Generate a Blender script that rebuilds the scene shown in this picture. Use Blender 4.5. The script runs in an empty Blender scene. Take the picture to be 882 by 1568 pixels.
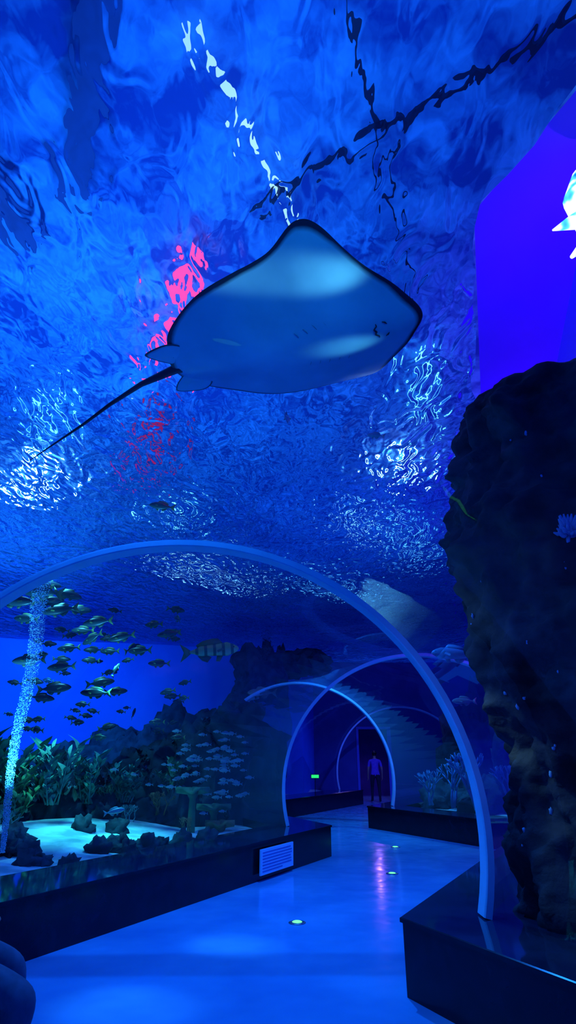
import bpy, math, random
from mathutils import Vector, Matrix, noise
random.seed(7)
sc = bpy.context.scene
sc.view_settings.view_transform = 'Standard'
sc.view_settings.look = 'None'
COL = sc.collection

# ---------------------------------------------------------------- helpers
def link(o, parent=None):
    COL.objects.link(o)
    if parent is not None: o.parent = parent
    return o
def empty(name, loc=(0,0,0)):
    e = bpy.data.objects.new(name, None); e.empty_display_size = .1; e.location = loc
    return link(e)
class MB:
    def __init__(s): s.v=[]; s.f=[]; s.m=[]; s.attr=[]
    def add(s, vs, fs, mi=0, at=None):
        o=len(s.v); s.v+= [tuple(v) for v in vs]; s.f += [tuple(i+o for i in f) for f in fs]; s.m += [mi]*len(fs)
        s.attr += (at if at else [0.0]*len(vs))
    def tube(s, path, radii, n=8, mi=0, flat=1.0, cap=True):
        P=[Vector(p) for p in path]; vs=[]; fs=[]
        prev=None
        for i,p in enumerate(P):
            t=(P[min(i+1,len(P)-1)]-P[max(i-1,0)]).normalized()
            if prev is None:
                a=Vector((0,0,1)) if abs(t.z)<.9 else Vector((1,0,0))
                u=t.cross(a).normalized()
            else:
                u=(prev-t*prev.dot(t)).normalized()
            prev=u; w=t.cross(u)
            for k in range(n):
                an=2*math.pi*k/n
                vs.append(p+(u*math.cos(an)+w*math.sin(an)*flat)*radii[i])
        for i in range(len(P)-1):
            for k in range(n):
                fs.append((i*n+k,i*n+(k+1)%n,(i+1)*n+(k+1)%n,(i+1)*n+k))
        if cap:
            fs.append(tuple(range(n))[::-1]); fs.append(tuple((len(P)-1)*n+k for k in range(n)))
        s.add(vs,fs,mi)
    def blob(s, c, r, seed=0, amp=.3, fr=1.2, nu=22, nv=14, mi=0, rough=.12):
        c=Vector(c); vs=[]; fs=[]
        off=Vector((seed*3.1,seed*1.7,seed*5.3))
        for j in range(nv+1):
            th=math.pi*j/nv
            for i in range(nu):
                ph=2*math.pi*i/nu
                d=Vector((math.sin(th)*math.cos(ph),math.sin(th)*math.sin(ph),math.cos(th)))
                k=1+amp*noise.noise(d*fr+off)*1.6+rough*noise.noise(d*fr*3.7+off)+rough*.6*noise.noise(d*fr*8+off)
                vs.append(c+Vector((d.x*r[0],d.y*r[1],d.z*r[2]))*k)
        for j in range(nv):
            for i in range(nu):
                fs.append((j*nu+i,j*nu+(i+1)%nu,(j+1)*nu+(i+1)%nu,(j+1)*nu+i)[::-1])
        s.add(vs,fs,mi)
    def box(s,a,b,mi=0):
        x0,y0,z0=a;x1,y1,z1=b
        vs=[(x0,y0,z0),(x1,y0,z0),(x1,y1,z0),(x0,y1,z0),(x0,y0,z1),(x1,y0,z1),(x1,y1,z1),(x0,y1,z1)]
        fs=[(3,2,1,0),(4,5,6,7),(0,1,5,4),(1,2,6,5),(2,3,7,6),(3,0,4,7)]
        s.add(vs,fs,mi)
    def blade(s, base, h, w, lean, tw, mi=0, seg=6, wav=.12):
        base=Vector(base); vs=[]; fs=[]
        ph=random.random()*6
        for i in range(seg+1):
            t=i/seg
            c=base+Vector((lean[0]*t*t+wav*h*.4*math.sin(t*5+ph), lean[1]*t*t+wav*h*.4*math.cos(t*4+ph), h*t))
            ww=w*math.sin(math.pi*(.08+.9*t))**.8
            an=tw+t*1.6
            d=Vector((math.cos(an),math.sin(an),0))
            vs += [c-d*ww, c+Vector((-d.y,d.x,0))*ww*.25, c+d*ww]
        for i in range(seg):
            a=i*3
            fs += [(a,a+1,a+4,a+3),(a+1,a+2,a+5,a+4)]
        s.add(vs,fs,mi)
    def obj(s,name,mats,smooth=True,parent=None,attrname=None,loc=None):
        me=bpy.data.meshes.new(name); me.from_pydata(s.v,[],s.f)
        for m in mats: me.materials.append(m)
        me.polygons.foreach_set('material_index',s.m)
        me.polygons.foreach_set('use_smooth',[smooth]*len(s.f))
        if attrname:
            a=me.attributes.new(attrname,'FLOAT','POINT'); a.data.foreach_set('value',s.attr)
        me.update()
        o=bpy.data.objects.new(name,me)
        if loc: o.location=loc
        return link(o,parent)

def newmat(name):
    m=bpy.data.materials.new(name); m.use_nodes=True
    nt=m.node_tree
    for n in list(nt.nodes): nt.nodes.remove(n)
    return m,nt
def N(nt,t,**kw):
    n=nt.nodes.new(t)
    for k,v in kw.items():
        if k.startswith('i_'):
            key=k[2:]; key=int(key) if key.isdigit() else key.replace('_',' ')
            n.inputs[key].default_value=v
        else: setattr(n,k,v)
    return n
def C(c): return (c[0],c[1],c[2],1)
def ramp(nt,fac,stops):
    r=nt.nodes.new('ShaderNodeValToRGB'); e=r.color_ramp.elements
    while len(e)<len(stops): e.new(.5)
    for el,(p,c) in zip(e,stops): el.position=p; el.color=C(c)
    nt.links.new(fac,r.inputs[0]); return r.outputs[0]
def pmat(name,c1,c2=None,scale=4,rough=.6,bump=0,metal=0,emit=None,es=0,detail=5,spec=.5,dist=.05,lo=.35,hi=.65):
    m,nt=newmat(name); c2=c2 or c1
    b=N(nt,'ShaderNodeBsdfPrincipled'); o=N(nt,'ShaderNodeOutputMaterial')
    tc=N(nt,'ShaderNodeTexCoord'); nz=N(nt,'ShaderNodeTexNoise',i_Scale=scale,i_Detail=detail)
    nt.links.new(tc.outputs['Object'],nz.inputs['Vector'])
    nt.links.new(ramp(nt,nz.outputs[0],[(lo,c1),(hi,c2)]),b.inputs['Base Color'])
    b.inputs['Roughness'].default_value=rough; b.inputs['Metallic'].default_value=metal
    b.inputs['Specular IOR Level'].default_value=spec
    if bump:
        bp=N(nt,'ShaderNodeBump',i_Strength=bump,i_Distance=dist); nt.links.new(nz.outputs[0],bp.inputs['Height']); nt.links.new(bp.outputs[0],b.inputs['Normal'])
    if emit:
        b.inputs['Emission Color'].default_value=C(emit); b.inputs['Emission Strength'].default_value=es
    nt.links.new(b.outputs[0],o.inputs[0]); return m
def emat(name,c,s,c2=None,scale=3):
    m,nt=newmat(name); e=N(nt,'ShaderNodeEmission'); o=N(nt,'ShaderNodeOutputMaterial')
    e.inputs[0].default_value=C(c); e.inputs[1].default_value=s
    nt.links.new(e.outputs[0],o.inputs[0]); m.cycles.emission_sampling='NONE'; return m

# ---------------------------------------------------------------- camera
cam=bpy.data.cameras.new('camera'); cam.sensor_fit='VERTICAL'; cam.sensor_height=36; cam.lens=36*900/1568
cam.clip_start=.05; cam.clip_end=200
co=link(bpy.data.objects.new('camera',cam)); co.location=(0,0,1.5); co.rotation_euler=(math.radians(90+22.7),0,0)
sc.camera=co

# ---------------------------------------------------------------- world
w=bpy.data.worlds.new('world'); sc.world=w; w.use_nodes=True
bg=w.node_tree.nodes['Background']; bg.inputs[0].default_value=(.002,.055,.62,1); bg.inputs[1].default_value=.85

# ---------------------------------------------------------------- tunnel sections
# y, glass-left, glass-right, floor-left, floor-right
S=[(-4.0,-2.6,5.8,-1.5,5.1),(2.5,-2.4,2.65,-1.45,2.03),(4.95,-3.32,1.42,-2.49,.81),
   (11.0,-.03,4.8,.72,4.1),(15.4,-2.0,2.48,-1.2,1.87),(23.0,1.8,6.5,2.65,5.9)]
def interp(y,k):
    if y<=S[0][0]: return S[0][k]
    for a,c in zip(S,S[1:]):
        if y<=c[0]:
            t=(y-a[0])/(c[0]-a[0]); return a[k]+(c[k]-a[k])*t
    return S[-1][k]
A0=math.radians(-13.8)
def arc(y,gl,gr,n=48,k=0.0):
    cx=(gl+gr)/2; a=(gr-gl)/2/.971+k; bb=2.27+k
    pts=[]
    for i in range(n+1):
        ph=A0+(math.pi-2*A0)*i/n
        pts.append(Vector((cx+a*math.cos(ph),y,1.0+bb*math.sin(ph))))
    return pts
# acrylic
m_ac,nt=newmat('acrylic')
tr=N(nt,'ShaderNodeBsdfTransparent'); tr.inputs[0].default_value=(.93,.975,1,1)
gl=N(nt,'ShaderNodeBsdfGlossy'); gl.inputs['Roughness'].default_value=.0; gl.inputs[0].default_value=(.8,.9,1,1)
lw=N(nt,'ShaderNodeLayerWeight'); lw.inputs[0].default_value=.25
mp=N(nt,'ShaderNodeMath',operation='MULTIPLY'); mp.inputs[1].default_value=.36
mx=N(nt,'ShaderNodeMixShader'); o=N(nt,'ShaderNodeOutputMaterial')
nt.links.new(lw.outputs['Fresnel'],mp.inputs[0]); nt.links.new(mp.outputs[0],mx.inputs[0])
nt.links.new(tr.outputs[0],mx.inputs[1]); nt.links.new(gl.outputs[0],mx.inputs[2]); nt.links.new(mx.outputs[0],o.inputs[0])
b=MB(); n=48; vs=[]; fs=[]
for s_ in S: vs+=arc(s_[0],s_[1],s_[2],n)
for j in range(len(S)-1):
    for i in range(n):
        fs.append((j*(n+1)+i,j*(n+1)+i+1,(j+1)*(n+1)+i+1,(j+1)*(n+1)+i))
b.add(vs,fs); b.obj('acrylic_tunnel',[m_ac])
# ribs
m_rib=pmat('rib_paint',(.4,.78,.92),(.5,.85,1),6,.35,spec=.5)
for s_ in S[2:]:
    b=MB(); n=64
    inn=arc(s_[0],s_[1],s_[2],n,-.055); out=arc(s_[0],s_[1],s_[2],n,.0)
    vs=[];fs=[]; hw=.075
    for i in range(n+1):
        a,c=inn[i],out[i]; d=(c-a)
        vs+=[a+Vector((0,-hw,0)),a+Vector((0,-hw,0))+d*.15+Vector((0,-.012,0)),c+Vector((0,-hw-.012,0)),c+Vector((0,hw+.012,0)),a+Vector((0,hw+.012,0))+d*.15,a+Vector((0,hw,0))]
    for i in range(n):
        for k in range(6): fs.append((i*6+k,i*6+(k+1)%6,(i+1)*6+(k+1)%6,(i+1)*6+k))
    fs.append(tuple(range(6))); fs.append(tuple(n*6+k for k in range(6))[::-1])
    b.add(vs,fs)
    b.obj('tunnel_arch_rib',[m_rib],smooth=False)

# ---------------------------------------------------------------- floor, benches
m_floor,nt=newmat('epoxy_floor')
pb=N(nt,'ShaderNodeBsdfPrincipled'); o=N(nt,'ShaderNodeOutputMaterial'); tc=N(nt,'ShaderNodeTexCoord')
nz=N(nt,'ShaderNodeTexNoise',i_Scale=1.1,i_Detail=3); n2=N(nt,'ShaderNodeTexNoise',i_Scale=5,i_Detail=4)
nt.links.new(tc.outputs['Object'],nz.inputs['Vector']); nt.links.new(tc.outputs['Object'],n2.inputs['Vector'])
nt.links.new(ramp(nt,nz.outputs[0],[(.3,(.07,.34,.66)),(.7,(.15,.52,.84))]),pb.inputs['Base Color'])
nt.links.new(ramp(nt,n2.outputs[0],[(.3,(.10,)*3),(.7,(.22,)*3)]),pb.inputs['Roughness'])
bp=N(nt,'ShaderNodeBump',i_Strength=.4,i_Distance=.03); nt.links.new(nz.outputs[0],bp.inputs['Height']); nt.links.new(bp.outputs[0],pb.inputs['Normal'])
nt.links.new(pb.outputs[0],o.inputs[0])
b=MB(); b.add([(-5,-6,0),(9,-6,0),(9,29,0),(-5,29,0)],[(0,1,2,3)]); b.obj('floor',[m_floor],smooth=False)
m_bench=pmat('black_stone_panel',(.003,.006,.014),(.006,.011,.026),8,.2,spec=.3)
m_top=pmat('polished_ledge',(.008,.02,.05),(.015,.03,.07),5,.06,spec=.7)
def bench(name,kf,kg,sgn):
    b=MB(); vs=[];fs=[]
    for s_ in S:
        y=s_[0]; xf=s_[kf]; xg=s_[kg]+sgn*.25
        if s_[0]==11.0: y=11.15
        vs+=[(xf,y,0),(xf,y,.425),(xf-sgn*.02,y,.43),(xf-sgn*.02,y,.455),(xf-sgn*.01,y,.46),(xg,y,.46),(xg,y,0)]
    q=7; mm=[]
    for j in range(len(S)-1):
        for k in range(q-1):
            f=(j*q+k,j*q+k+1,(j+1)*q+k+1,(j+1)*q+k)
            if sgn>0: f=f[::-1]
            fs.append(f); mm.append(1 if k==4 else 0)
    e=(len(S)-1)*q; fs.append(tuple(e+k for k in range(q))); mm.append(0)
    b.add(vs,fs); b.m=mm
    return b.obj(name,[m_bench,m_top],smooth=False)
bench('bench_plinth',3,1,-1); bench('bench_plinth',4,2,1)

# ---------------------------------------------------------------- seabed
m_sand=pmat('sand',(.25,.42,.42),(.6,.82,.78),2.2,.9,bump=.7,detail=9,lo=.38,hi=.56)
def xwall(y): return .3*y+2.2 if y>2.5 else 2.95+(2.5-y)*.6
def gz(x,y,x0):
    dd=abs(x-x0)
    return .34+.08*min(dd,3.2)*(1 if y>5 else max(0,(y-2)/3))+min(1,dd)*(.12*noise.noise(Vector((x*.5,y*.5,0)))+.06*noise.noise(Vector((x*2,y*2,3))))
def gl_z(x,y): return gz(x,y,interp(y,1)-.22)
def seabed(side):
    b=MB();vs=[];fs=[];nx=70;ny=120
    for j in range(ny+1):
        y=-5+29.3*j/ny
        if side<0: x0=interp(y,1)-.22; x1=-20
        else: x0=interp(y,2)+.22; x1=max(xwall(y)-.02,x0+.05)
        for i in range(nx+1):
            t=(i/nx)**1.6; x=x0+(x1-x0)*t
            vs.append((x,y,gz(x,y,x0)))
    for j in range(ny):
        for i in range(nx):
            f=(j*(nx+1)+i,j*(nx+1)+i+1,(j+1)*(nx+1)+i+1,(j+1)*(nx+1)+i)
            fs.append(f if side>0 else f[::-1])
    b.add(vs,fs); return b.obj('seabed_sand',[m_sand])
seabed(-1); seabed(1)

# ---------------------------------------------------------------- walls
m_wb=pmat('tank_wall_blue',(.01,.15,.8),(.02,.24,.95),.35,.7)
m_wr=pmat('tank_wall_violet',(.06,.012,.9),(.09,.02,1),.5,.6)
def wallstrip(name,pts,z0,z1,mat):
    b=MB(); vs=[];fs=[]
    for p in pts: vs+=[(p[0],p[1],z0),(p[0],p[1],z1)]
    for i in range(len(pts)-1): fs.append((2*i,2*i+1,2*i+3,2*i+2))
    b.add(vs,fs); return b.obj(name,[mat],smooth=False)
wallstrip('wall_back',[(-26,9),(-18,15),(-10,18.5),(-4,20),(.5,21.5),(1.0,24.35)],0,5.4,m_wb)
wallstrip('wall_right',[(6.9,-4),(2.95,2.5),(5.5,11),(9.6,24.6)],0,8,m_wr)
CE=[(6.9,-4,8),(2.95,2.5,8),(3.25,3.5,8),(3.0,4.1,8),(2.4,5.5,8),(10,29,8)]
b=MB(); b.add([(3.25,3.5,8),(3.0,4.1,8),(2.4,5.5,8),(10,29,8),(12,29,8),(9.6,24.7,8),(5.5,11,8)],[(0,1,2,6),(2,3,4,5,6)]); b.obj('ceiling_bulkhead',[m_wr],smooth=False)
# end wall with door
m_we=pmat('end_wall_paint',(.02,.05,.3),(.03,.07,.36),2,.5)
b=MB(); dy=24.4; dx0,dx1,dz=2.66,3.9,2.55
b.box((1.0,dy,0),(dx0,dy+.2,5.3)); b.box((dx1,dy,0),(9.5,dy+.2,5.3)); b.box((dx0,dy,dz),(dx1,dy+.2,5.3)); b.obj('wall_end',[m_we],smooth=False)
m_frame=pmat('door_frame',(.10,.16,.7),None,3,.3)
b=MB()
b.box((dx0-.02,dy-.05,0),(dx0+.07,dy-.002,dz+.07)); b.box((dx1-.07,dy-.05,0),(dx1+.08,dy-.002,dz+.07)); b.box((dx0+.07,dy-.05,dz-.02),(dx1-.07,dy-.002,dz+.07))
b.obj('door_1',[m_frame],smooth=False)
m_room=pmat('back_room_paint',(.05,.04,.3),(.07,.05,.4),2,.6)
b=MB(); b.box((1.6,28,0),(6,28.1,3)); b.box((1.5,dy+.22,0),(1.6,28,3)); b.box((6,dy+.22,0),(6.1,28,3)); b.box((1.5,dy+.22,3),(6.1,28.1,3.1)); b.obj('wall_back_room',[m_room],smooth=False)

# ---------------------------------------------------------------- water surface
m_ws,nt=newmat('water_surface')
gs=N(nt,'ShaderNodeBsdfGlass'); gs.inputs['IOR'].default_value=1.2; gs.inputs['Roughness'].default_value=.0
o=N(nt,'ShaderNodeOutputMaterial'); tc=N(nt,'ShaderNodeTexCoord')
mp=N(nt,'ShaderNodeMapping'); mp.inputs['Scale'].default_value=(1.0,.55,1); mp.inputs['Rotation'].default_value=(0,0,.45)
nt.links.new(tc.outputs['Object'],mp.inputs['Vector'])
n1=N(nt,'ShaderNodeTexNoise',i_Scale=5.0,i_Detail=1.0,i_Distortion=1.0); n2=N(nt,'ShaderNodeTexNoise',i_Scale=1.1,i_Detail=1); n3=N(nt,'ShaderNodeTexNoise',i_Scale=.55,i_Detail=4); n4=N(nt,'ShaderNodeTexNoise',i_Scale=11,i_Detail=1,i_Distortion=.8)
for q in (n1,n2,n3,n4): nt.links.new(mp.outputs[0],q.inputs['Vector'])
sx=N(nt,'ShaderNodeSeparateXYZ'); nt.links.new(tc.outputs['Object'],sx.inputs[0])
mr=N(nt,'ShaderNodeMapRange'); nt.links.new(sx.outputs[1],mr.inputs[0])
for i_,v_ in ((1,2.2),(2,9.0),(3,.29),(4,1.15)): mr.inputs[i_].default_value=v_
def mul(a_):
    q=N(nt,'ShaderNodeMath',operation='MULTIPLY'); nt.links.new(a_,q.inputs[0]); nt.links.new(mr.outputs[0],q.inputs[1]); return q.outputs[0]
b1=N(nt,'ShaderNodeBump',i_Strength=1,i_Distance=.12); b2=N(nt,'ShaderNodeBump',i_Strength=1,i_Distance=.13); b3=N(nt,'ShaderNodeBump',i_Strength=1,i_Distance=.012)
nt.links.new(mul(n2.outputs[0]),b1.inputs['Height']); nt.links.new(mul(n1.outputs[0]),b2.inputs['Height']); nt.links.new(mul(n4.outputs[0]),b3.inputs['Height'])
nt.links.new(b1.outputs[0],b2.inputs['Normal']); nt.links.new(b2.outputs[0],b3.inputs['Normal'])
nt.links.new(b3.outputs[0],gs.inputs['Normal'])
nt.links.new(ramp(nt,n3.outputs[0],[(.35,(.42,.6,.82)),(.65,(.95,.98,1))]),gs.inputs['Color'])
nt.links.new(gs.outputs[0],o.inputs[0])
b=MB();vs=[];fs=[];nx=70;ny=150; ZS=5.0
for j in range(ny+1):
    y=-6+30.3*j/ny
    xr=.40+.3*y if y>3 else 1.30+(3-y)*.4
    xr+=.10*noise.noise(Vector((y*2.1,0,0)))+.06*noise.noise(Vector((y*6,4,0)))
    for i in range(nx+1):
        t=i/nx; x=-25+(xr+25)*t
        vs.append((x,y,ZS+.03*noise.noise(Vector((x*.8,y*.8,0)))))
for j in range(ny):
    for i in range(nx):
        fs.append((j*(nx+1)+i,(j+1)*(nx+1)+i,(j+1)*(nx+1)+i+1,j*(nx+1)+i+1))
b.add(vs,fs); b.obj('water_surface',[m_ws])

# ---------------------------------------------------------------- hall ceiling above the water
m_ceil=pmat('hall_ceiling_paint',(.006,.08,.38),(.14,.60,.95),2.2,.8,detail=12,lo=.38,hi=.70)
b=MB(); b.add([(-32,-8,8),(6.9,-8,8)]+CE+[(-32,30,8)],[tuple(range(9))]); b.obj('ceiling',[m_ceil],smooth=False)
m_beam=pmat('dark_steel',(.004,.012,.05),None,4,.5)
m_patch=pmat('dark_patch_blue',(.008,.05,.2),(.014,.08,.27),3,.5)
def bar(name,p,q,w_,h_,mat,parent=None):
    p=Vector(p);q=Vector(q);d=(q-p).normalized();u=Vector((-d.y,d.x,0))*w_/2
    z=Vector((0,0,h_)); b=MB()
    vs=[p-u,p+u,q+u,q-u,p-u+z,p+u+z,q+u+z,q-u+z]
    b.add(vs,[(0,3,2,1),(4,5,6,7),(0,1,5,4),(1,2,6,5),(2,3,7,6),(3,0,4,7)]); return b.obj(name,[mat],smooth=False,parent=parent)
tr_=empty('ceiling_truss')
bar('chord_1',(.0,1.5,7.8),(1.62,6.0,7.8),.03,.06,m_beam,tr_)
bar('chord_2',(2.9,2.6,7.75),(-.35,4.7,7.75),.042,.06,m_beam,tr_)
dk=empty('dark_ceiling_patch')  # added dark bars standing in for a soft dark patch overhead, no duct
bar('dark_bar_1',(-1.5,2.6,7.8),(-2.3,4.6,7.8),.28,.1,m_patch,dk)
bar('dark_bar_2',(-3.5,3.2,7.8),(-3.0,5.2,7.8),.35,.1,m_patch,dk)
m_lw=emat('strip_lamp_glow',(.45,.8,1),1.4); m_lb=emat('white_flood_glow',(.5,.88,1),20); m_lp=emat('pink_lamp_glow',(1,.04,.2),3.2); m_lc=emat('cyan_lamp_glow',(.12,.6,1),3.5); m_lp2=emat('dim_pink_glow',(.7,.03,.3),.5); m_ls=emat('soft_flood_glow',(.25,.7,1),4)
lm=empty('ceiling_lamps')
for k in range(9):
    t=k/9; p=Vector((-.85,3.0,7.8)).lerp(Vector((.2,5.2,7.8)),t); q=Vector((-.85,3.0,7.8)).lerp(Vector((.2,5.2,7.8)),t+.06)
    bar('strip_%d'%k,p,q,.05,.05,m_lw,lm)
bar('pink_tube_1',(-1.05,5.2,7.8),(-2.0,7.4,7.8),.17,.05,m_lp,lm)
bar('pink_tube_2',(-2.1,8.2,7.8),(-2.8,10.4,7.8),.12,.05,m_lp2,lm)
bar('flood_1',(-4.7,9.8,7.8),(-5.1,10.8,7.8),.16,.05,m_lb,lm)
bar('flood_2',(-3.7,7.7,7.8),(-4.4,9.2,7.8),.08,.05,m_lc,lm)
bar('flood_3',(2.1,9.2,7.8),(2.25,10.4,7.8),.05,.05,m_lb,lm)
bar('flood_4',(2.0,6.9,7.8),(2.2,8.6,7.8),.05,.05,m_lc,lm)
bar('flood_5',(1.4,11.6,7.8),(1.75,13.2,7.8),.04,.05,m_ls,lm)
bar('flood_6',(-2.5,11.6,7.8),(-2.3,12.3,7.8),.07,.05,m_lc,lm)
bar('flood_7',(-3.3,14.8,7.8),(-1.0,16.8,7.8),.035,.05,m_ls,lm)
bar('flood_8',(2.5,12,7.8),(3.5,15,7.8),.04,.05,m_lc,lm)
bar('flood_9',(.2,16,7.8),(2.2,17.5,7.8),.05,.05,m_lc,lm)

# ---------------------------------------------------------------- lights
def spot(name,loc,tgt,e,col,ang=100,blend=.8,r=.03):
    l=bpy.data.lights.new(name,'SPOT'); l.energy=e; l.color=col; l.spot_size=math.radians(ang); l.spot_blend=blend; l.shadow_soft_size=r
    ob=link(bpy.data.objects.new(name,l)); ob.location=loc
    ob.rotation_euler=(Vector(tgt)-Vector(loc)).to_track_quat('-Z','Y').to_euler(); return ob
def area(name,loc,tgt,e,col,size):
    l=bpy.data.lights.new(name,'AREA'); l.energy=e; l.color=col; l.size=size
    ob=link(bpy.data.objects.new(name,l)); ob.location=loc
    ob.rotation_euler=(Vector(tgt)-Vector(loc)).to_track_quat('-Z','Y').to_euler(); return ob
area('ceiling_fill',(-3,6,5.6),(-3,6,8),250,(.04,.30,1),5)  # added area fills aimed up at the ceiling, unseen from below
area('ceiling_fill',(-8,12,5.6),(-8,12,8),210,(.04,.36,1),5)
area('ceiling_fill',(1,13,5.6),(1,13,8),60,(.02,.17,1),4)
area('ceiling_fill',(0,2.5,5.6),(0,3,8),75,(.03,.24,1),2.5)
spot('tank_fill',(-4,9,4.85),(-4.5,11,0),400,(.07,.62,1),110)  # added underwater fill spots; the water surface blocks light from above
spot('tank_fill',(-7,13,4.85),(-8,17,2),1700,(.01,.23,1),130)
spot('tank_fill',(.5,7.5,4.85),(.5,7.5,0),850,(.01,.2,1),100)
spot('tank_fill',(1.5,14,4.85),(1.5,15,0),650,(.02,.25,1),110)
spot('tank_fill',(4.5,15,4.85),(3.5,14,0),350,(.06,.5,1),110)
spot('tank_fill',(-1.5,4.6,4.85),(-.8,4.6,0),420,(.01,.2,1),110)
spot('tank_fill',(3.5,20,4.85),(3.2,21,0),500,(.08,.12,1),110)
spot('kelp_spot',(-3.9,9.6,3.4),(-4.0,10.6,1.1),230,(.08,1,.75),42,1)  # added pair to brighten a few plant clumps
spot('kelp_spot',(-5.4,9.0,3.2),(-5.2,10.4,.9),160,(.06,.85,.9),42,1)
spot('floor_spot',(-3.2,5.4,3.3),(-1.1,4.75,0),380,(.08,.4,1),15,1)  # added pair standing in for caustic patches on the floor
spot('floor_spot',(-3.0,6.8,3.2),(-.5,6.15,0),380,(.08,.4,1),12,1)
spot('rib_spot',(.6,4.9,2.9),(1.4,4.95,.9),110,(.3,.8,1),60,1)  # added to lift the rib foot, no fixture there
spot('sand_spot',(-2.7,9.4,3.4),(-2.7,9.5,.3),480,(.05,.85,1),50,1)  # added narrow beam that makes the bright sand patch
spot('violet_fill',(3.5,5.6,5.1),(4.0,6.2,8),200,(.5,.02,1),110,1)  # added pair of spots evening out the violet area
spot('violet_fill',(4.8,10,5.1),(5.0,10.5,8),200,(.4,.02,1),120,1)
spot('violet_wall_fill',(2.6,7.5,3.0),(4.4,8.5,2.8),250,(.35,.02,1),160,1)  # added fill for the lower violet wall
spot('bubble_light',(-3.3,7.15,.75),(-3.3,7.75,2.9),700,(.05,.5,1),75)  # added at the base to brighten the bubbles
spot('ray_spot',(2.2,2.0,3.0),(.22,2.42,3.86),420,(.25,.85,1),8,1)  # added off-frame pair making bright streaks on the ray's belly
spot('ray_spot',(2.4,2.6,3.0),(.3,2.95,3.86),200,(.2,.8,1),6,1)
spot('belly_fill',(.5,-1.2,2.5),(.1,2.4,3.9),130,(.05,.55,1),13,1)  # added fill for the ray's belly from behind the camera, not tunnel lamps
spot('belly_fill',(.9,-.6,2.6),(.1,2.4,3.9),190,(.01,.36,1),40,1)
spot('rock_spot',(.2,.5,2.2),(2.2,4.4,2.2),45,(.25,.4,1),50,1)  # added near the camera to lift the dark rock
spot('room_fill',(3.6,26.5,2.8),(3.3,25.5,0),90,(.35,.15,1),150,1)  # added to brighten the dark far end and doorway

# ---------------------------------------------------------------- stingray
ray=empty('stingray',(-.805,3.29,3.9)); ray.rotation_euler=(0,0,math.atan2(-.3365,.9416))
half=[(1.69,0),(1.675,.07),(1.63,.16),(1.56,.29),(1.45,.45),(1.37,.58),(1.30,.685),(1.24,.735),(1.18,.745),(1.11,.72),(.97,.625),(.84,.58),(.72,.555),(.44,.49),(.2,.34),(.1,.18),(.05,.06)]
def cr(p0,p1,p2,p3,t):
    return [0.5*((2*p1[k])+(-p0[k]+p2[k])*t+(2*p0[k]-5*p1[k]+4*p2[k]-p3[k])*t*t+(-p0[k]+3*p1[k]-3*p2[k]+p3[k])*t**3) for k in (0,1)]
loop=half+[(u,-v) for u,v in reversed(half[1:])]
L=len(loop); out=[]
for i in range(L):
    for q in range(5): out.append(cr(loop[i-1],loop[i],loop[(i+1)%L],loop[(i+2)%L],q/5))
M=len(out); R=30; cu=(.92,0)
def rayz(u,v,t,top):
    core=math.exp(-(v/.26)**2)*(1 if .1<u<1.7 else .6)
    th=(max(0,1-t*t))**.6
    z=(.03*th+.13*core*th) if top else -(.02*th+.06*core*th)
    z+=.13*(abs(v)/.74)**2.2+.045*math.sin(u*4.5+v*3)*abs(v)/.74*1.2
    return z
m_belly,nt=newmat('ray_belly')
pb=N(nt,'ShaderNodeBsdfPrincipled',i_Roughness=.3); o=N(nt,'ShaderNodeOutputMaterial'); at=N(nt,'ShaderNodeAttribute',attribute_name='rim')
tc=N(nt,'ShaderNodeTexCoord'); nz=N(nt,'ShaderNodeTexNoise',i_Scale=2.2,i_Detail=5); nt.links.new(tc.outputs['Object'],nz.inputs['Vector'])
ma=N(nt,'ShaderNodeMath',operation='MULTIPLY_ADD'); ma.inputs[1].default_value=.10; nt.links.new(nz.outputs[0],ma.inputs[0]); nt.links.new(at.outputs['Fac'],ma.inputs[2])
mixc=N(nt,'ShaderNodeMix',data_type='RGBA')
# rim attribute is 1 at the very edge of the disc
mrr=N(nt,'ShaderNodeMapRange'); nt.links.new(ma.outputs[0],mrr.inputs[0])
for i_,v_ in ((1,.995),(2,1.03),(3,0),(4,1)): mrr.inputs[i_].default_value=v_
nt.links.new(mrr.outputs[0],mixc.inputs[0])
nt.links.new(ramp(nt,nz.outputs[0],[(.35,(.22,.5,.64)),(.65,(.34,.66,.8))]),mixc.inputs[6]); mixc.inputs[7].default_value=(.01,.022,.045,1)
nt.links.new(mixc.outputs[2],pb.inputs['Base Color']); nt.links.new(pb.outputs[0],o.inputs[0])
m_back=pmat('ray_back',(.02,.03,.05),(.04,.06,.08),9,.4); m_dark=pmat('ray_dark',(.008,.014,.03),None,6,.4)
b=MB()
for top in (False,True):
    vs=[];at=[];fs=[]
    for r in range(R+1):
        t=1-(1-r/R)**1.6
        for (u,v) in out:
            uu=cu[0]+(u-cu[0])*t; vv=v*t; vs.append((uu,vv,rayz(uu,vv,t,top))); at.append(t)
    for r in range(R):
        for i in range(M):
            f=(r*M+i,(r+1)*M+i,(r+1)*M+(i+1)%M,r*M+(i+1)%M)
            fs.append(f if top else f[::-1])
    b.add(vs,fs,1 if top else 0,at)
b.obj('disc',[m_belly,m_back],parent=ray,attrname='rim')
b=MB()
tp=[(.25,0,.02),(.05,0,.01),(-.25,.06,0),(-.6,.19,-.01),(-.93,.335,-.02),(-1.35,.51,-.02),(-1.8,.715,0)]
b.tube(tp,[.05,.032,.019,.014,.011,.007,.003],8); b.obj('tail',[m_dark],parent=ray)
b=MB()
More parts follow.
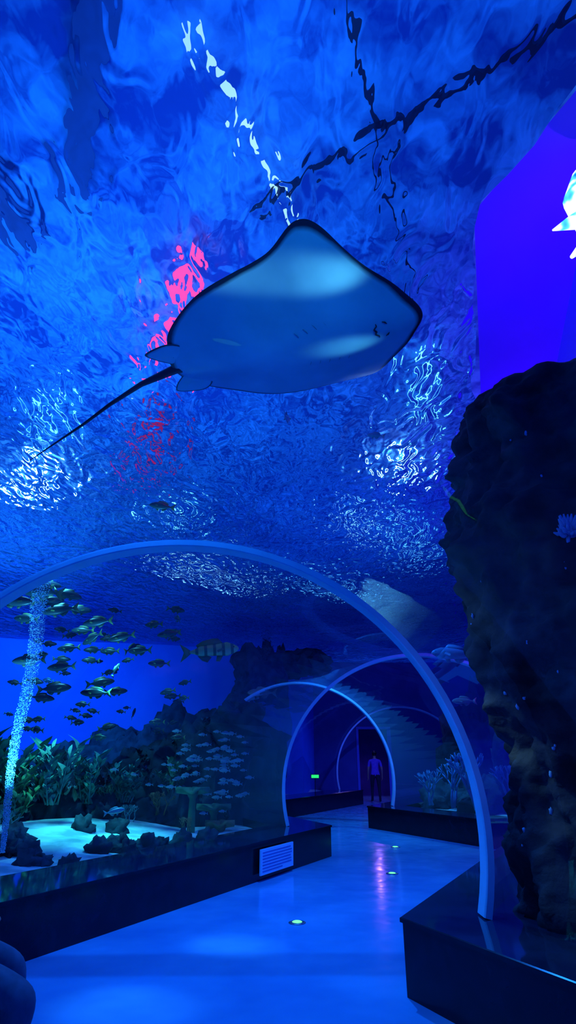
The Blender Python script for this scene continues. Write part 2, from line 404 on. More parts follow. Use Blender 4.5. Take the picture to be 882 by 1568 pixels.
for sg in (1,-1):
    pts=[(.26,.10),(.23,.20),(.15,.255),(.05,.25),(-.05,.215),(-.03,.16),(.03,.10),(.10,.05),(.18,.04)]
    K=len(pts); sm=[]
    for i in range(K):
        for q in range(4): sm.append(cr(pts[i-1],pts[i],pts[(i+1)%K],pts[(i+2)%K],q/4))
    n_=len(sm); cxy=(.12,.14); vs=[];at=[];fs=[]
    for z0,sgz in ((-.012,-1),(.012,1)):
        for t in (0.02,.5,.88,1.0):
            for (u,v) in sm:
                vs.append((cxy[0]+(u-cxy[0])*t,(cxy[1]+(v-cxy[1])*t)*sg,z0*(1-t*t)-.004)); at.append(.90 if t<.8 else (.94 if t<.9 else 1.02))
    for s0 in (0,4):
        for r in range(3):
            for i in range(n_):
                fs.append(((s0+r)*n_+i,(s0+r)*n_+(i+1)%n_,(s0+r+1)*n_+(i+1)%n_,(s0+r+1)*n_+i))
    b.add(vs,fs,0,at)
b.obj('pelvic_fins',[m_belly],parent=ray,attrname='rim')
b=MB()
mz=lambda u,v: rayz(u,v,math.hypot((u-.92)/.8,v/.75),False)-.002
b.tube([(1.43-.022*math.cos(a*1.4)+.02*math.cos(a*9)*.3,.065*a,mz(1.41,.08*a)) for a in [k/6-1 for k in range(13)]],[.002+.005*(1-abs(k/6-1)) for k in range(13)],6)
for sg in (1,-1):
    b.tube([(1.485,.04*sg,mz(1.485,.04)),(1.475,.055*sg,mz(1.475,.055)),(1.46,.065*sg,mz(1.46,.065))],[.002,.005,.002],6)
b.obj('mouth_and_nostrils',[m_dark],parent=ray)
m_gill=pmat('ray_gill',(.15,.3,.4),None,6,.5)
b=MB()
for sg in (1,-1):
    for k in range(5):
        u=1.2-.06*k; v=.19-.012*k
        b.tube([(u+.008,(v-.02)*sg,mz(u,v-.02)),(u,v*sg,mz(u,v)),(u-.01,(v+.02)*sg,mz(u,v+.02))],[.0012,.0025,.0012],5)
b.obj('gill_slits',[m_gill],parent=ray)

# ---------------------------------------------------------------- rock pillar (right)
m_rock=pmat('dark_rock',(.010,.011,.018),(.06,.055,.065),3,.75,bump=.9,detail=9,dist=.08,spec=.3)
prof=[(0.0,1.72),(.5,1.70),(1.0,1.68),(2.0,1.62),(2.6,1.55),(3.0,1.46),(3.3,1.42),(3.6,1.44),(3.9,1.5),(4.2,1.53),(4.5,1.6),(4.68,1.75),(4.8,2.1),(4.86,2.75)]
def pl(z):
    for a,c in zip(prof,prof[1:]):
        if z<=c[0]: return a[1]+(c[1]-a[1])*(z-a[0])/(c[0]-a[0])
    return prof[-1][1]
b=MB();vs=[];fs=[];nu=150;nv=170
for j in range(nv+1):
    z=4.86*j/nv; le=pl(z); rx=2.78-le; ry=.9*min(1,rx/1.05)+.02
    for i in range(nu):
        ph=2*math.pi*i/nu; d=Vector((math.cos(ph),math.sin(ph),z*.9))
        ridge=abs(noise.noise(Vector((math.cos(ph)*2.6,math.sin(ph)*2.6,z*.35))))
        k=1+.16*noise.noise(d*1.3)+.13*noise.noise(d*3.4)+.07*noise.noise(d*8)+.035*noise.noise(d*18)-.22*ridge*.6
        zz=z+.12*noise.noise(Vector((math.cos(ph)*3,math.sin(ph)*3,2)))*(z/4.86)**6
        vs.append((2.78+rx*math.cos(ph)*k*(.85 if math.cos(ph)>0 else 1),5.0+ry*math.sin(ph)*k,zz))
for j in range(nv):
    for i in range(nu): fs.append((j*nu+i,j*nu+(i+1)%nu,(j+1)*nu+(i+1)%nu,(j+1)*nu+i))
fs.append(tuple(nv*nu+i for i in range(nu)))
b.add(vs,fs); b.obj('rock_pillar',[m_rock])
m_anem=pmat('anemone',(.15,.4,.7),(.3,.6,.85),8,.6)
b=MB(); c=Vector((2.12,4.16,3.08))
b.blob(c,(.08,.07,.06),3,.3,2,12,8)
for k in range(40):
    d=Vector((random.uniform(-1,1),random.uniform(-1,.1),random.uniform(-.7,.9))).normalized()
    b.tube([c+d*.04,c+d*.09,c+d*.12+Vector((0,0,.02))],[.02,.016,.006],5)
b.obj('sea_anemone',[m_anem])
# small pale growths on the pillar
b=MB()
for k in range(60):
    z=random.uniform(.7,4.2); ph=random.uniform(math.pi*1.02,math.pi*1.6); le=pl(z); rx=2.78-le; d=Vector((math.cos(ph),math.sin(ph),z*.9))
    ridge=abs(noise.noise(Vector((math.cos(ph)*2.6,math.sin(ph)*2.6,z*.35))))
    kk=1+.16*noise.noise(d*1.3)+.13*noise.noise(d*3.4)+.07*noise.noise(d*8)-.22*ridge*.6
    r=random.uniform(.006,.016)
    b.blob((2.78+rx*math.cos(ph)*kk,5.0+.9*math.sin(ph)*kk,z),(r,r,r*random.uniform(.8,2)),k,.4,2,8,6)
b.obj('barnacle_patch',[m_anem])

# ---------------------------------------------------------------- reef
m_reef=pmat('reef_rock',(.004,.013,.026),(.024,.068,.09),4,.85,bump=.8,detail=8)
m_cor=pmat('coral_pale',(.05,.2,.22),(.18,.42,.38),6,.7,bump=.3)
m_corg=pmat('coral_green',(.03,.15,.08),(.12,.32,.15),6,.7,bump=.3)
m_corb=pmat('coral_blue',(.03,.16,.35),(.06,.28,.5),6,.6)
m_coro=pmat('coral_ochre',(.2,.14,.05),(.38,.26,.1),6,.7,bump=.3)
m_kelp=pmat('kelp_leaf',(.012,.12,.10),(.07,.34,.24),3,.5)
m_kelpd=pmat('kelp_leaf_dark',(.006,.05,.07),(.015,.11,.12),3,.5)
b=MB()
def rk(x,y,z,rx,ry,rz,s,det=1): b.blob((x,y,z),(rx,ry,rz),s,.35,1.7,34,22,rough=.24)
sd=1
for t in range(22):   # reef ridge behind the glass
    k=t/21; x=-8.0+6.2*k+random.uniform(-.2,.2); y=11.4+2.2*k+random.uniform(-.3,.5)
    rk(x,y,.4,random.uniform(.45,.8),random.uniform(.4,.6),random.uniform(.65,1.05)*(1.0 if k<.9 else 1.2),sd); sd+=1
for t in range(14):
    k=t/13; x=-5.0+3.5*k; y=10.4+1.2*k+random.uniform(-.1,.3)
    rk(x,y,gl_z(x,y),random.uniform(.2,.42),random.uniform(.15,.3),random.uniform(.2,.5),sd); sd+=1
for t in range(9):
    x,y=-4.3-random.random()*1.7,8.4+random.random()*2
    rk(x,y,gl_z(x,y),random.uniform(.2,.4),random.uniform(.15,.3),random.uniform(.2,.45),sd); sd+=1
b.obj('reef_ridge',[m_reef])
b=MB()
for (x,y,z,rx,ry,rz) in [(-1.55,12.5,1.0,.75,.8,1.15),(-1.0,12.3,1.95,.6,.5,.6),(-2.4,13,.8,.9,.7,.95),(-6,17.2,.6,1.6,1.0,1.0),(-4.2,17.2,.8,1.5,1.0,1.3),(-2.8,17.2,1.0,1.3,1.1,1.7)]:
    rk(x,y,z,rx,ry,rz,sd); sd+=1
b.obj('rock_mound',[m_reef])
b=MB()
for (x,y,z,rx,ry,rz) in [(-.9,19.2,3.9,.8,.6,.8),(.2,19.8,4.35,1.1,.7,.45),(-1.2,18.4,1.6,.9,.8,2.0),(-.5,19.5,2.5,.5,.5,2.2)]:
    rk(x,y,z,rx,ry,rz,sd); sd+=1
b.obj('rock_overhang',[m_reef])
b=MB()
for (x,y,z,rx,ry,rz) in [(4.5,14.6,.5,.7,.7,.5),(5.2,14.2,.8,.6,.7,1.0),(3.9,16,.4,.6,.7,.5),(5.5,18,1,1.1,1.1,2.2),(6.0,16.5,1.5,.6,1.0,2.2),(5.25,12.4,.5,.35,.5,.5)]:
    rk(x,y,z,rx,ry,rz,sd); sd+=1
b.obj('reef_outcrop',[m_reef])
def bush(x,y,z,h,n,mat,w=.035):
    b=MB()
    for k in range(n):
        a=random.random()*6.28; hh=h*random.uniform(.45,1); sp=random.uniform(.1,.75)
        bx=x+random.uniform(-.1,.1); by=y+random.uniform(-.1,.1)
        stem=[(bx+sp*hh*math.cos(a)*t,by+sp*hh*math.sin(a)*t,z+hh*t-.2*sp*hh*t*t) for t in [i/5 for i in range(6)]]
        b.tube(stem,[.016,.014,.011,.009,.007,.004],5)
        for i in range(1,6):
            for q in range(3):
                aa=random.random()*6.28; l=hh*random.uniform(.22,.4)
                b.blade(stem[i],l*.8,w*random.uniform(.7,1.3),(.7*math.cos(aa)*l,.7*math.sin(aa)*l),aa)
    b.obj('kelp_plant',[mat])
for k in range(38):
    t=k/37; x=-7.0+5.3*t+random.uniform(-.15,.15); y=10.6+2.0*t+random.uniform(-.3,.4)
    bush(x,y,random.uniform(.5,1.05),random.uniform(.28,.55),random.randint(7,11),random.choice((m_kelp,m_kelpd,m_kelpd,m_corg,m_cor)),random.uniform(.022,.045))
for (x,y,z,h,m_) in [(-3.85,10.6,.8,.95,m_cor),(-4.75,10.4,.8,1.0,m_kelp),(-3.35,10.9,.8,.7,m_kelp),(-4.3,10.2,.5,.8,m_corg),(-5.4,10.2,.5,.9,m_kelpd),(-2.75,11.2,.8,.6,m_kelp),(-2.1,11.8,.9,.55,m_corg)]: bush(x,y,z,h,15,m_,.05)
for (x,y,z,h) in [(-1.5,12.2,1.9,.3),(-2.2,12.6,1.5,.35),(-.75,19.0,4.3,.5),(-2.9,12.8,1.3,.4)]: bush(x,y,z,h,8,m_kelpd,.03)
def branch(b,p,d,l,r,dep):
    q=p+d*l; b.tube([p,p+d*l*.5+Vector((random.uniform(-.02,.02),0,0)),q],[r,r*.85,r*.7],6)
    if dep==0: return
    for k in range(random.choice((2,3))):
        nd=(d+Vector((random.uniform(-.7,.7),random.uniform(-.7,.7),random.uniform(-.1,.5)))).normalized()
        branch(b,q-d*l*.08,nd,l*.75,r*.7,dep-1)
def coral(x,y,z,l,mat,n=5):
    b=MB()
    for k in range(n):
        branch(b,Vector((x+random.uniform(-.08,.08),y+random.uniform(-.08,.08),z)),Vector((random.uniform(-.4,.4),random.uniform(-.4,.4),1)).normalized(),l,l*.09,3)
    b.obj('branching_coral',[mat])
for a in [(3.55,14.2,.5,.38,m_corb,3),(3.95,13.7,.5,.46,m_corb,3),(3.3,15.0,.5,.3,m_corb,3),(4.4,13.2,.5,.35,m_corb,3),(-4.9,10.9,.7,.2,m_cor),(-3.0,11.2,.7,.16,m_corg),(-2.2,11.3,.6,.15,m_coro),(-5.6,10.7,.7,.2,m_corg),(-1.9,11.8,.6,.16,m_cor),(-4.1,9.5,.5,.12,m_cor),(-1.6,10.4,.4,.10,m_coro),(-2.6,10.8,.5,.12,m_cor)]:
    coral(*a)
def table(x,y,z,r,mat):
    b=MB(); b.tube([(x,y,.3),(x,y,z-.12),(x,y,z)],[.07,.05,.12],8)
    vs=[];fs=[];n=26
    for zz,rr in ((z-.03,.15),(z,.95),(z+.035,1),(z+.03,.2)):
        for k in range(n):
            a=2*math.pi*k/n; q=r*rr*(1+.3*noise.noise(Vector((math.cos(a)*1.8,math.sin(a)*1.8,x))))
            vs.append((x+q*math.cos(a),y+q*math.sin(a)*.7,zz+.03*math.sin(a*5)))
    for j in range(3):
        for k in range(n): fs.append((j*n+k,j*n+(k+1)%n,(j+1)*n+(k+1)%n,(j+1)*n+k))
    fs.append(tuple(3*n+k for k in range(n))); fs.append(tuple(range(n))[::-1])
    b.add(vs,fs); b.obj('table_coral',[mat])
table(-1.55,10.6,1.0,.3,m_corg); table(-1.25,11.1,.72,.32,m_corg); table(-1.1,10.8,.5,.26,m_coro)
b=MB()
for (x,y,r) in [(-2.4,8.5,.12),(-2.2,8.75,.14),(-2.05,8.6,.1),(-3.35,8.0,.16),(-3.1,8.0,.12),(-1.5,9.5,.12),(-2.9,7.5,.1),(-3.6,7.6,.15),(-2.75,7.6,.08),(-1.2,9.9,.12),(-2.45,7.6,.08),(-3.5,8.6,.14),(-2.55,9.9,.12),(-1.9,8.9,.12),(-1.75,9.1,.1),(-3.9,8.1,.16),(-3.0,9.7,.13)]:
    b.blob((x,y,gl_z(x,y)+.03),(r*1.3,r,r*1.1),int(x*30),.4,2,18,12,rough=.35)
b.obj('reef_rubble',[m_reef])

# bubbles
m_bub=pmat('bubbles',(.4,.75,1),(.8,.95,1),5,.15)
b=MB()
for k in range(8000):
    t=random.random(); z=.5+3.3*t; rr=(.03+.09*t)*math.sqrt(random.random()); a=random.random()*6.28
    c=Vector((-3.3+rr*math.cos(a)+.03*math.sin(z*3),7.7+rr*math.sin(a),z)); r=random.uniform(.0025,.0075)
    b.add([c+Vector(d)*r for d in ((1,0,0),(-1,0,0),(0,1,0),(0,-1,0),(0,0,1),(0,0,-1))],[(0,2,4),(2,1,4),(1,3,4),(3,0,4),(2,0,5),(1,2,5),(3,1,5),(0,3,5)])
b.obj('bubble_column',[m_bub])

# ---------------------------------------------------------------- fish
def fishmesh(name,mats,deep=.17,stripes=False):
    b=MB(); n=14; prof=[(-.5,.012,.01),(-.47,.05,.03),(-.4,.095,.055),(-.28,.14,.075),(-.1,deep,.085),(.08,deep*.92,.075),(.22,.105,.055),(.33,.05,.03),(.4,.03,.015),(.43,.028,.01)]
    vs=[];fs=[]
    for (x,h,w_) in prof:
        for k in range(n):
            a=2*math.pi*k/n; vs.append((-x,w_*math.cos(a),h*math.sin(a)*(1.0 if math.sin(a)>0 else .85)))
    for j in range(len(prof)-1):
        for k in range(n): fs.append((j*n+k,(j+1)*n+k,(j+1)*n+(k+1)%n,j*n+(k+1)%n))
    fs.append(tuple(range(n))); fs.append(tuple((len(prof)-1)*n+k for k in range(n))[::-1])
    b.add(vs,fs,0)
    def fin(pts):
        m_=len(pts); b.add([(x,.006,z) for x,z in pts]+[(x,-.006,z) for x,z in pts],[tuple(range(m_)),tuple(range(m_,2*m_))[::-1]]+[(k,k+m_,(k+1)%m_+m_,(k+1)%m_) for k in range(m_)],1)
    fin([(-.4,.025),(-.48,.09),(-.6,.17),(-.55,.05),(-.53,0),(-.55,-.05),(-.6,-.17),(-.48,-.09),(-.4,-.025)])
    fin([(.22,.11),(.12,.22),(0,.225),(-.18,.19),(-.3,.12),(-.27,.06),(.1,.1)])
    fin([(-.02,-.12),(-.1,-.21),(-.2,-.17),(-.28,-.08),(-.1,-.08)])
    fin([(.2,-.1),(.13,-.21),(.06,-.2),(.08,-.1)])
    for sg in (1,-1):
        b.add([(.24,.07*sg,0),(.1,.13*sg,-.06),(.08,.14*sg,-.02),(.2,.07*sg,.03)],[(0,1,2,3)],1)
        b.blob((.4,.042*sg,.03),(.018,.01,.018),0,0,1,8,6,mi=2,rough=0)
    me=b.obj(name,mats); d=me.data; bpy.data.objects.remove(me); return d
def fishmat(name,top,bot,stripe=None):
    m,nt=newmat(name); pb=N(nt,'ShaderNodeBsdfPrincipled',i_Roughness=.35); o=N(nt,'ShaderNodeOutputMaterial')
    tc=N(nt,'ShaderNodeTexCoord'); sx=N(nt,'ShaderNodeSeparateXYZ'); nt.links.new(tc.outputs['Object'],sx.inputs[0])
    mr=N(nt,'ShaderNodeMapRange'); mr.inputs[1].default_value=-.12; mr.inputs[2].default_value=.12; nt.links.new(sx.outputs[2],mr.inputs[0])
    col=ramp(nt,mr.outputs[0],[(.3,bot),(.7,top)])
    if stripe:
        mu=N(nt,'ShaderNodeMath',operation='MULTIPLY'); mu.inputs[1].default_value=38; nt.links.new(sx.outputs[0],mu.inputs[0])
        si=N(nt,'ShaderNodeMath',operation='SINE'); nt.links.new(mu.outputs[0],si.inputs[0])
        mi=N(nt,'ShaderNodeMix',data_type='RGBA'); nt.links.new(ramp(nt,si.outputs[0],[(.4,(0,0,0)),(.6,(1,1,1))]),mi.inputs[0]); nt.links.new(col,mi.inputs[6]); mi.inputs[7].default_value=C(stripe); col=mi.outputs[2]
    nt.links.new(col,pb.inputs['Base Color']); nt.links.new(pb.outputs[0],o.inputs[0]); return m
m_eye=pmat('fish_eye',(.005,.005,.01),None,3,.1)
m_f1=fishmat('fish_grey',(.012,.025,.04),(.04,.085,.10)); m_fin=pmat('fish_fin',(.2,.28,.08),(.08,.12,.08),3,.5)
m_f2=fishmat('fish_yellow',(.3,.42,.12),(.45,.5,.25),(.05,.12,.06)); m_f3=fishmat('fish_silver',(.12,.25,.35),(.3,.45,.5)); m_f4=fishmat('fish_orange',(.5,.32,.2),(.55,.4,.3))
fA=fishmesh('snapper_body',[m_f1,m_fin,m_eye]); fB=fishmesh('jack_body',[m_f2,m_fin,m_eye],.12); fC=fishmesh('silver_body',[m_f3,m_f3,m_eye],.14); fD=fishmesh('tan_body',[m_f4,m_f4,m_eye],.13)
school=empty('fish_school',(-3,9,2.5))
def fish(mesh,a,bb,Y,l,head,pitch=0,parent=None,name='fish'):
    ob=bpy.data.objects.new(name,mesh); link(ob)
    loc=Vector((a*Y,Y,1.5+bb*Y))
    if parent: ob.parent=parent; loc-=parent.location
    ob.location=loc
    ob.scale=(l,l,l); ob.rotation_euler=(0,-math.radians(pitch),math.radians(head)); return ob
F=[(-.434,.268,8.6,.66,175,8),(-.472,.25,8.4,.5,5,0),(-.382,.262,9,.42,10,-12),(-.395,.235,9,.52,185,-10),(-.415,.25,8.8,.45,20,10),(-.327,.214,9,.46,170,-5),(-.332,.186,9.2,.4,150,-20),
(-.283,.188,9.2,.4,175,-12),(-.25,.166,9.5,.4,160,0),(-.26,.17,9.8,.36,60,25),(-.203,.194,10,.38,180,-8),(-.216,.145,10,.34,180,0),(-.434,.15,8.3,.42,185,-5),(-.378,.139,9,.4,178,-5),
(-.285,.135,9.5,.24,60,60),(-.381,.105,9.5,.48,5,5),(-.307,.114,9.8,.42,5,8),(-.316,.098,9.6,.44,185,0),(-.28,.10,9.9,.34,10,5),(-.334,.08,10,.24,170,0),(-.4,.09,9.5,.36,15,-5),(-.249,.067,10.5,.25,90,40),(-.211,.053,10.4,.26,175,0),
(-.176,.03,10.6,.25,170,0),(-.37,.17,9.4,.34,180,-5),(-.23,.21,10.4,.34,160,0),(-.19,.22,10.6,.32,120,20),(-.3,.03,10,.24,10,0),(-.17,.09,11,.22,150,0),
(-.45,.22,9,.4,170,5),(-.36,.235,9.6,.4,15,0),(-.35,.2,10.2,.38,178,0),(-.3,.165,10.6,.34,170,0),(-.42,.28,9.2,.4,30,0),(-.33,.15,10.8,.3,190,0)]
for f in F: fish(fA,*f,parent=school,name='snapper')
for k in range(44):
    fish(fA,random.uniform(-.46,-.16),random.uniform(.04,.24),random.uniform(11,15),random.uniform(.20,.36),random.choice((0,180))+random.uniform(-25,25),random.uniform(-12,12),parent=school,name='snapper')
minnows=empty('minnow_school',(-1.5,10.5,1.3))
for k in range(90):
    a=random.gauss(-.115,.05); bb=random.gauss(-.015,.028); Y=random.uniform(10.4,11.0)
    if a>-.06: a=-.1
    fish(fC,a,bb,Y,random.uniform(.11,.17),180+random.uniform(-12,12),0,parent=minnows,name='minnow')
fish(fB,-.127,.166,9.2,.82,8,6,name='striped_jack')
fish(fD,-.044,.098,16.8,.75,185,0,name='wrasse')
fish(fC,.277,.16,7.6,.55,175,5,name='silver_fish'); fish(fD,.285,.085,8.1,.3,180,0,name='wrasse')
fish(fC,-.263,-.075,9.0,.26,20,10,name='silver_fish')
fish(fC,-.44,-.125,8.2,.4,180,0,name='silver_fish')
fish(fC,-.002,.62,5.4,.28,80,20,name='silver_fish'); fish(fA,-.235,.43,7.8,.36,175,10,name='snapper')
fish(fC,.17,.58,5.6,.2,150,20,name='silver_fish'); fish(fC,.06,.27,9.5,.2,170,0,name='silver_fish')

# ---------------------------------------------------------------- information sign on the bench
d=Vector((3.21,6.2,0)).normalized()
sg=empty('information_sign',(-.17,9.35,.225)); sg.rotation_euler=(0,0,math.atan2(d.y,d.x))
m_sign=pmat('sign_face',(.6,.85,1),(.65,.9,1),3,.4); m_ink=pmat('sign_ink',(.06,.16,.5),None,3,.5)
b=MB(); b.box((-.47,-.035,-.15),(.47,-.012,.15)); b.obj('panel',[m_sign],smooth=False,parent=sg)
b=MB()
for k in range(7):
    z=.108-.036*k; b.box((-.43,-.039,z-.005),(.43-(.3 if k==6 else random.uniform(0,.06)),-.0355,z+.005))
b.obj('text_lines',[m_ink],smooth=False,parent=sg)

# exit sign on a post on the far left bench
m_gm=emat('green_led',(.1,1,.25),2.5); m_met=pmat('stud_metal',(.3,.35,.4),None,5,.3,metal=.8); m_gx=emat('exit_green',(.02,.8,.2),1.2)
ex=empty('exit_sign',(.84,20,.46))
b=MB(); b.tube([(0,0,0),(0,0,.46)],[.01,.01],8); b.box((-.13,-.02,.45),(.13,.02,.57)); b.obj('housing',[m_beam],parent=ex,smooth=False)
b=MB(); b.box((-.115,-.024,.465),(.115,-.0202,.555)); b.obj('lit_face',[m_gx],parent=ex,smooth=False)

# floor marker lights
for (x,y) in [(.09,6.9),(1.46,9.56),(1.95,12.2),(-1.2,0.6)]:
    e=empty('floor_marker_light',(x,y,0))
    b=MB(); b.tube([(0,0,.0),(0,0,.006),(0,0,.010)],[.085,.085,.07],24); b.obj('bezel',[m_met],parent=e)
    b=MB(); b.tube([(0,0,.0102),(0,0,.016)],[.05,.04],20); b.obj('lens',[m_gm],parent=e)
# wall flood lamp (upper right), its distorted glare shaped as glowing mesh, no diffuser
m_fl,nt=newmat('flood_glow')
e_=N(nt,'ShaderNodeEmission'); o=N(nt,'ShaderNodeOutputMaterial'); tc=N(nt,'ShaderNodeTexCoord'); nz=N(nt,'ShaderNodeTexNoise',i_Scale=4,i_Detail=2)
nt.links.new(tc.outputs['Object'],nz.inputs['Vector']); nt.links.new(ramp(nt,nz.outputs[0],[(.30,(.0,.2,.95)),(.40,(.1,.75,1)),(.48,(.9,1,1))]),e_.inputs[0]); e_.inputs[1].default_value=1.4
nt.links.new(e_.outputs[0],o.inputs[0]); m_fl.cycles.emission_sampling='NONE'
fl=empty('wall_floodlight',(3.2,4.6,7.05))
b=MB(); b.tube([(.22,0,.62),(.1,0,.42),(.02,0,.1),(.08,0,-.2),(.2,0,-.45)],[.02,.13,.2,.2,.05],16)
b.tube([(.08,0,.0),(-.1,-.02,-.26),(-.42,-.05,-.44)],[.16,.10,.01],12); b.tube([(.16,0,-.3),(-.02,0,-.52),(-.26,0,-.76)],[.07,.08,.02],12); b.obj('lens',[m_fl],parent=fl)  # no real lens: glare and its tails built as emissive tubes
b=MB(); b.box((.24,-.2,-.3),(.38,.2,.4)); b.obj('housing',[m_beam],parent=fl,smooth=False)

# ---------------------------------------------------------------- people
def figure(name,J,E,root,mats,matfn,sub=2):
    me=bpy.data.meshes.new(name+'_sk'); keys=list(J); idx={k:i for i,k in enumerate(keys)}
    me.from_pydata([J[k][0] for k in keys],[(idx[a],idx[c]) for a,c in E],[])
    ob=bpy.data.objects.new(name+'_sk',me); link(ob)
    md=ob.modifiers.new('s','SKIN'); 
    lay=me.skin_vertices[0] if me.skin_vertices else None
    if lay is None:
        bpy.context.view_layer.objects.active=ob; ob.select_set(True)
        bpy.ops.mesh.customdata_skin_add(); lay=me.skin_vertices[0]
    for k in keys:
        r=J[k][1]; lay.data[idx[k]].radius=(r,r) if not isinstance(r,tuple) else r
        lay.data[idx[k]].use_root=(k==root)
    ob.modifiers.new('ss','SUBSURF').levels=sub; ob.modifiers['ss'].render_levels=sub
    bpy.context.view_layer.update()
    dg=bpy.context.evaluated_depsgraph_get(); nm=bpy.data.meshes.new_from_object(ob.evaluated_get(dg))
    bpy.data.objects.remove(ob)
    for m in mats: nm.materials.append(m)
    for p in nm.polygons: p.use_smooth=True; p.material_index=matfn(p.center)
    return link(bpy.data.objects.new(name,nm))
m_skin=pmat('skin',(.45,.28,.2),(.5,.32,.24),6,.5); m_hair=pmat('hair',(.01,.008,.008),None,20,.5)
m_shirt=pmat('purple_shirt',(.16,.06,.6),(.2,.09,.7),12,.8); m_trou=pmat('dark_trousers',(.01,.012,.03),(.02,.022,.045),12,.8); m_shoe=pmat('shoes',(.02,.02,.03),None,9,.5)
m_jean=pmat('grey_trousers',(.10,.14,.2),(.15,.2,.27),14,.85,bump=.3,dist=.01); m_jacket=pmat('grey_jacket',(.05,.06,.09),(.08,.09,.12),10,.8)
def hand(J,E,wrist,pos,dirv,side,tag,s=1.0):
    p=Vector(pos); d=Vector(dirv).normalized(); sd_=Vector(side).normalized(); inw=d.cross(sd_)
    J[tag+'palm']=(p+d*.05*s,(.03*s,.018*s)); E.append((wrist,tag+'palm'))
    for i,(o_,l) in enumerate([(-.03,.055),(-.01,.068),(.01,.062),(.03,.048)]):
        b0=p+d*.085*s+sd_*o_*s
        J[tag+'f%da'%i]=(b0,.0095*s); J[tag+'f%db'%i]=(b0+d*l*.6*s+inw*.01*s,.0085*s); J[tag+'f%dc'%i]=(b0+d*l*.95*s+inw*.03*s,.007*s)
        E += [(tag+'palm',tag+'f%da'%i),(tag+'f%da'%i,tag+'f%db'%i),(tag+'f%db'%i,tag+'f%dc'%i)]
    t0=p+d*.035*s-sd_*.035*s
    J[tag+'ta']=(t0,.011*s); J[tag+'tb']=(t0+(d*.7-sd_*.6)*.04*s,.0095*s); E += [(tag+'palm',tag+'ta'),(tag+'ta',tag+'tb')]
# walking visitor at the doorway, seen from behind
ox,oy=3.22,23.75; P=lambda x,y,z:Vector((ox+x,oy+y,z))
J={'pel':(P(0,0,.95),(.15,.11)),'waist':(P(0,0,1.1),(.135,.1)),'chest':(P(0,.01,1.32),(.17,.115)),'neck0':(P(0,.01,1.46),.07),'neck':(P(0,.02,1.52),.052),
'head0':(P(0,.03,1.60),(.075,.085)),'head1':(P(0,.02,1.68),(.08,.098)),'head2':(P(0,.02,1.745),(.06,.07)),'nose':(P(0,.125,1.635),.014)}
E=[('pel','waist'),('waist','chest'),('chest','neck0'),('neck0','neck'),('neck','head0'),('head0','head1'),('head1','head2'),('head0','nose')]
for sgn,t,fy in ((-1,'l',.10),(1,'r',-.06)):
    J[t+'hip']=(P(.10*sgn,0,.88),.095); J[t+'thi']=(P(.115*sgn,fy*.3,.70),.082); J[t+'kne']=(P(.12*sgn,fy*.8+.02,.49),.058); J[t+'cal']=(P(.125*sgn,fy,.34),.056); J[t+'ank']=(P(.13*sgn,fy,.09),.038); J[t+'heel']=(P(.13*sgn,fy-.03,.05),.042); J[t+'toe']=(P(.145*sgn,fy+.17,.04),(.045,.032))
    E+=[('pel',t+'hip'),(t+'hip',t+'thi'),(t+'thi',t+'kne'),(t+'kne',t+'cal'),(t+'cal',t+'ank'),(t+'ank',t+'heel'),(t+'ank',t+'toe')]
    J[t+'sh']=(P(.19*sgn,.01,1.41),.062); J[t+'elb']=(P(.25*sgn,-.02,1.12),.042); J[t+'wr']=(P(.26*sgn,.06,.89),.028)
    E+=[('chest',t+'sh'),(t+'sh',t+'elb'),(t+'elb',t+'wr')]
    hand(J,E,t+'wr',P(.26*sgn,.06,.87),(0,.1,-1),(0,-1,0),t)
    J[t+'ear']=(P(.082*sgn,.015,1.64),.014); E.append(('head1',t+'ear'))
def mf(c):
    x,y,z=c.x-ox,c.y-oy,c.z
    if abs(x)>.19 and z<1.2: return 0
    if z>1.55: return 1 if (z>1.69 or (y<.05 and z>1.58)) else 0
    if z>1.48: return 0
    if z>.93: return 2
    if z>.09: return 3
    return 4
figure('visitor_walking',J,E,'pel',[m_skin,m_hair,m_shirt,m_trou,m_shoe],mf)
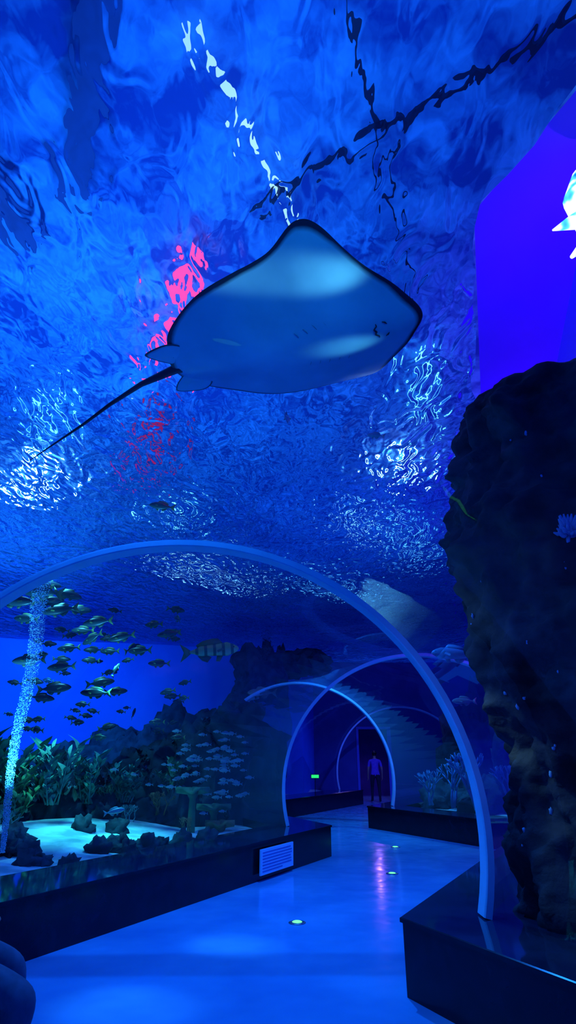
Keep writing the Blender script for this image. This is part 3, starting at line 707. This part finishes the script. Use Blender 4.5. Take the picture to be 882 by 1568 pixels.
# seated visitor on the left bench edge, knees towards the walkway
J={'pel':(Vector((-1.98,3.62,.59)),(.15,.12)),'waist':(Vector((-2.0,3.63,.75)),(.14,.11)),'chest':(Vector((-1.95,3.63,.98)),(.17,.12)),'neck0':(Vector((-1.92,3.63,1.13)),.07),'neck':(Vector((-1.90,3.63,1.19)),.052),
'head0':(Vector((-1.87,3.63,1.26)),.078),'head1':(Vector((-1.87,3.63,1.34)),(.08,.095)),'head2':(Vector((-1.88,3.63,1.41)),(.06,.07)),'nose':(Vector((-1.77,3.63,1.29)),.014)}
E=[('pel','waist'),('waist','chest'),('chest','neck0'),('neck0','neck'),('neck','head0'),('head0','head1'),('head1','head2'),('head0','nose')]
for t,sgn,kn,ft in (('r',-1,(-1.22,3.38),(-1.30,3.30)),('l',1,(-1.47,3.86),(-1.46,3.84))):
    J[t+'hip']=(Vector((-1.9,3.62+.1*sgn,.57)),.10); J[t+'thi']=(Vector(((kn[0]-1.9)/2,(kn[1]+3.62+.1*sgn)/2,.555)),.09); J[t+'kne']=(Vector((kn[0],kn[1],.47)),.08)
    J[t+'cal']=(Vector(((kn[0]+ft[0])/2,(kn[1]+ft[1])/2,.3)),.07); J[t+'ank']=(Vector((ft[0],ft[1],.1)),.042); J[t+'toe']=(Vector((ft[0]+.17,ft[1],.045)),(.045,.035)); J[t+'heel']=(Vector((ft[0]-.03,ft[1],.05)),.042)
    E+=[('pel',t+'hip'),(t+'hip',t+'thi'),(t+'thi',t+'kne'),(t+'kne',t+'cal'),(t+'cal',t+'ank'),(t+'ank',t+'heel'),(t+'ank',t+'toe')]
    J[t+'sh']=(Vector((-1.94,3.63+.19*sgn,1.07)),.062); J[t+'elb']=(Vector((-1.88,3.63+.24*sgn,.80)),.045); J[t+'wr']=(Vector((-1.72,3.63+.17*sgn,.70)),.03)
    E+=[('chest',t+'sh'),(t+'sh',t+'elb'),(t+'elb',t+'wr')]
    hand(J,E,t+'wr',(-1.70,3.63+.16*sgn,.69),(1,-.1*sgn,-.15),(0,1,0),t)
    J[t+'ear']=(Vector((-1.87,3.63+.082*sgn,1.3)),.014); E.append(('head1',t+'ear'))
def mf2(c):
    if c.z>1.22: return 1 if (c.z>1.35 or c.x<-1.88) else 0
    if c.z>1.15: return 0
    if c.x>-1.73 and c.z>.63: return 0
    if c.z>.66: return 2
    if c.z>.1: return 3
    return 4
figure('visitor_seated',J,E,'pel',[m_skin,m_hair,m_jacket,m_jean,m_shoe],mf2)
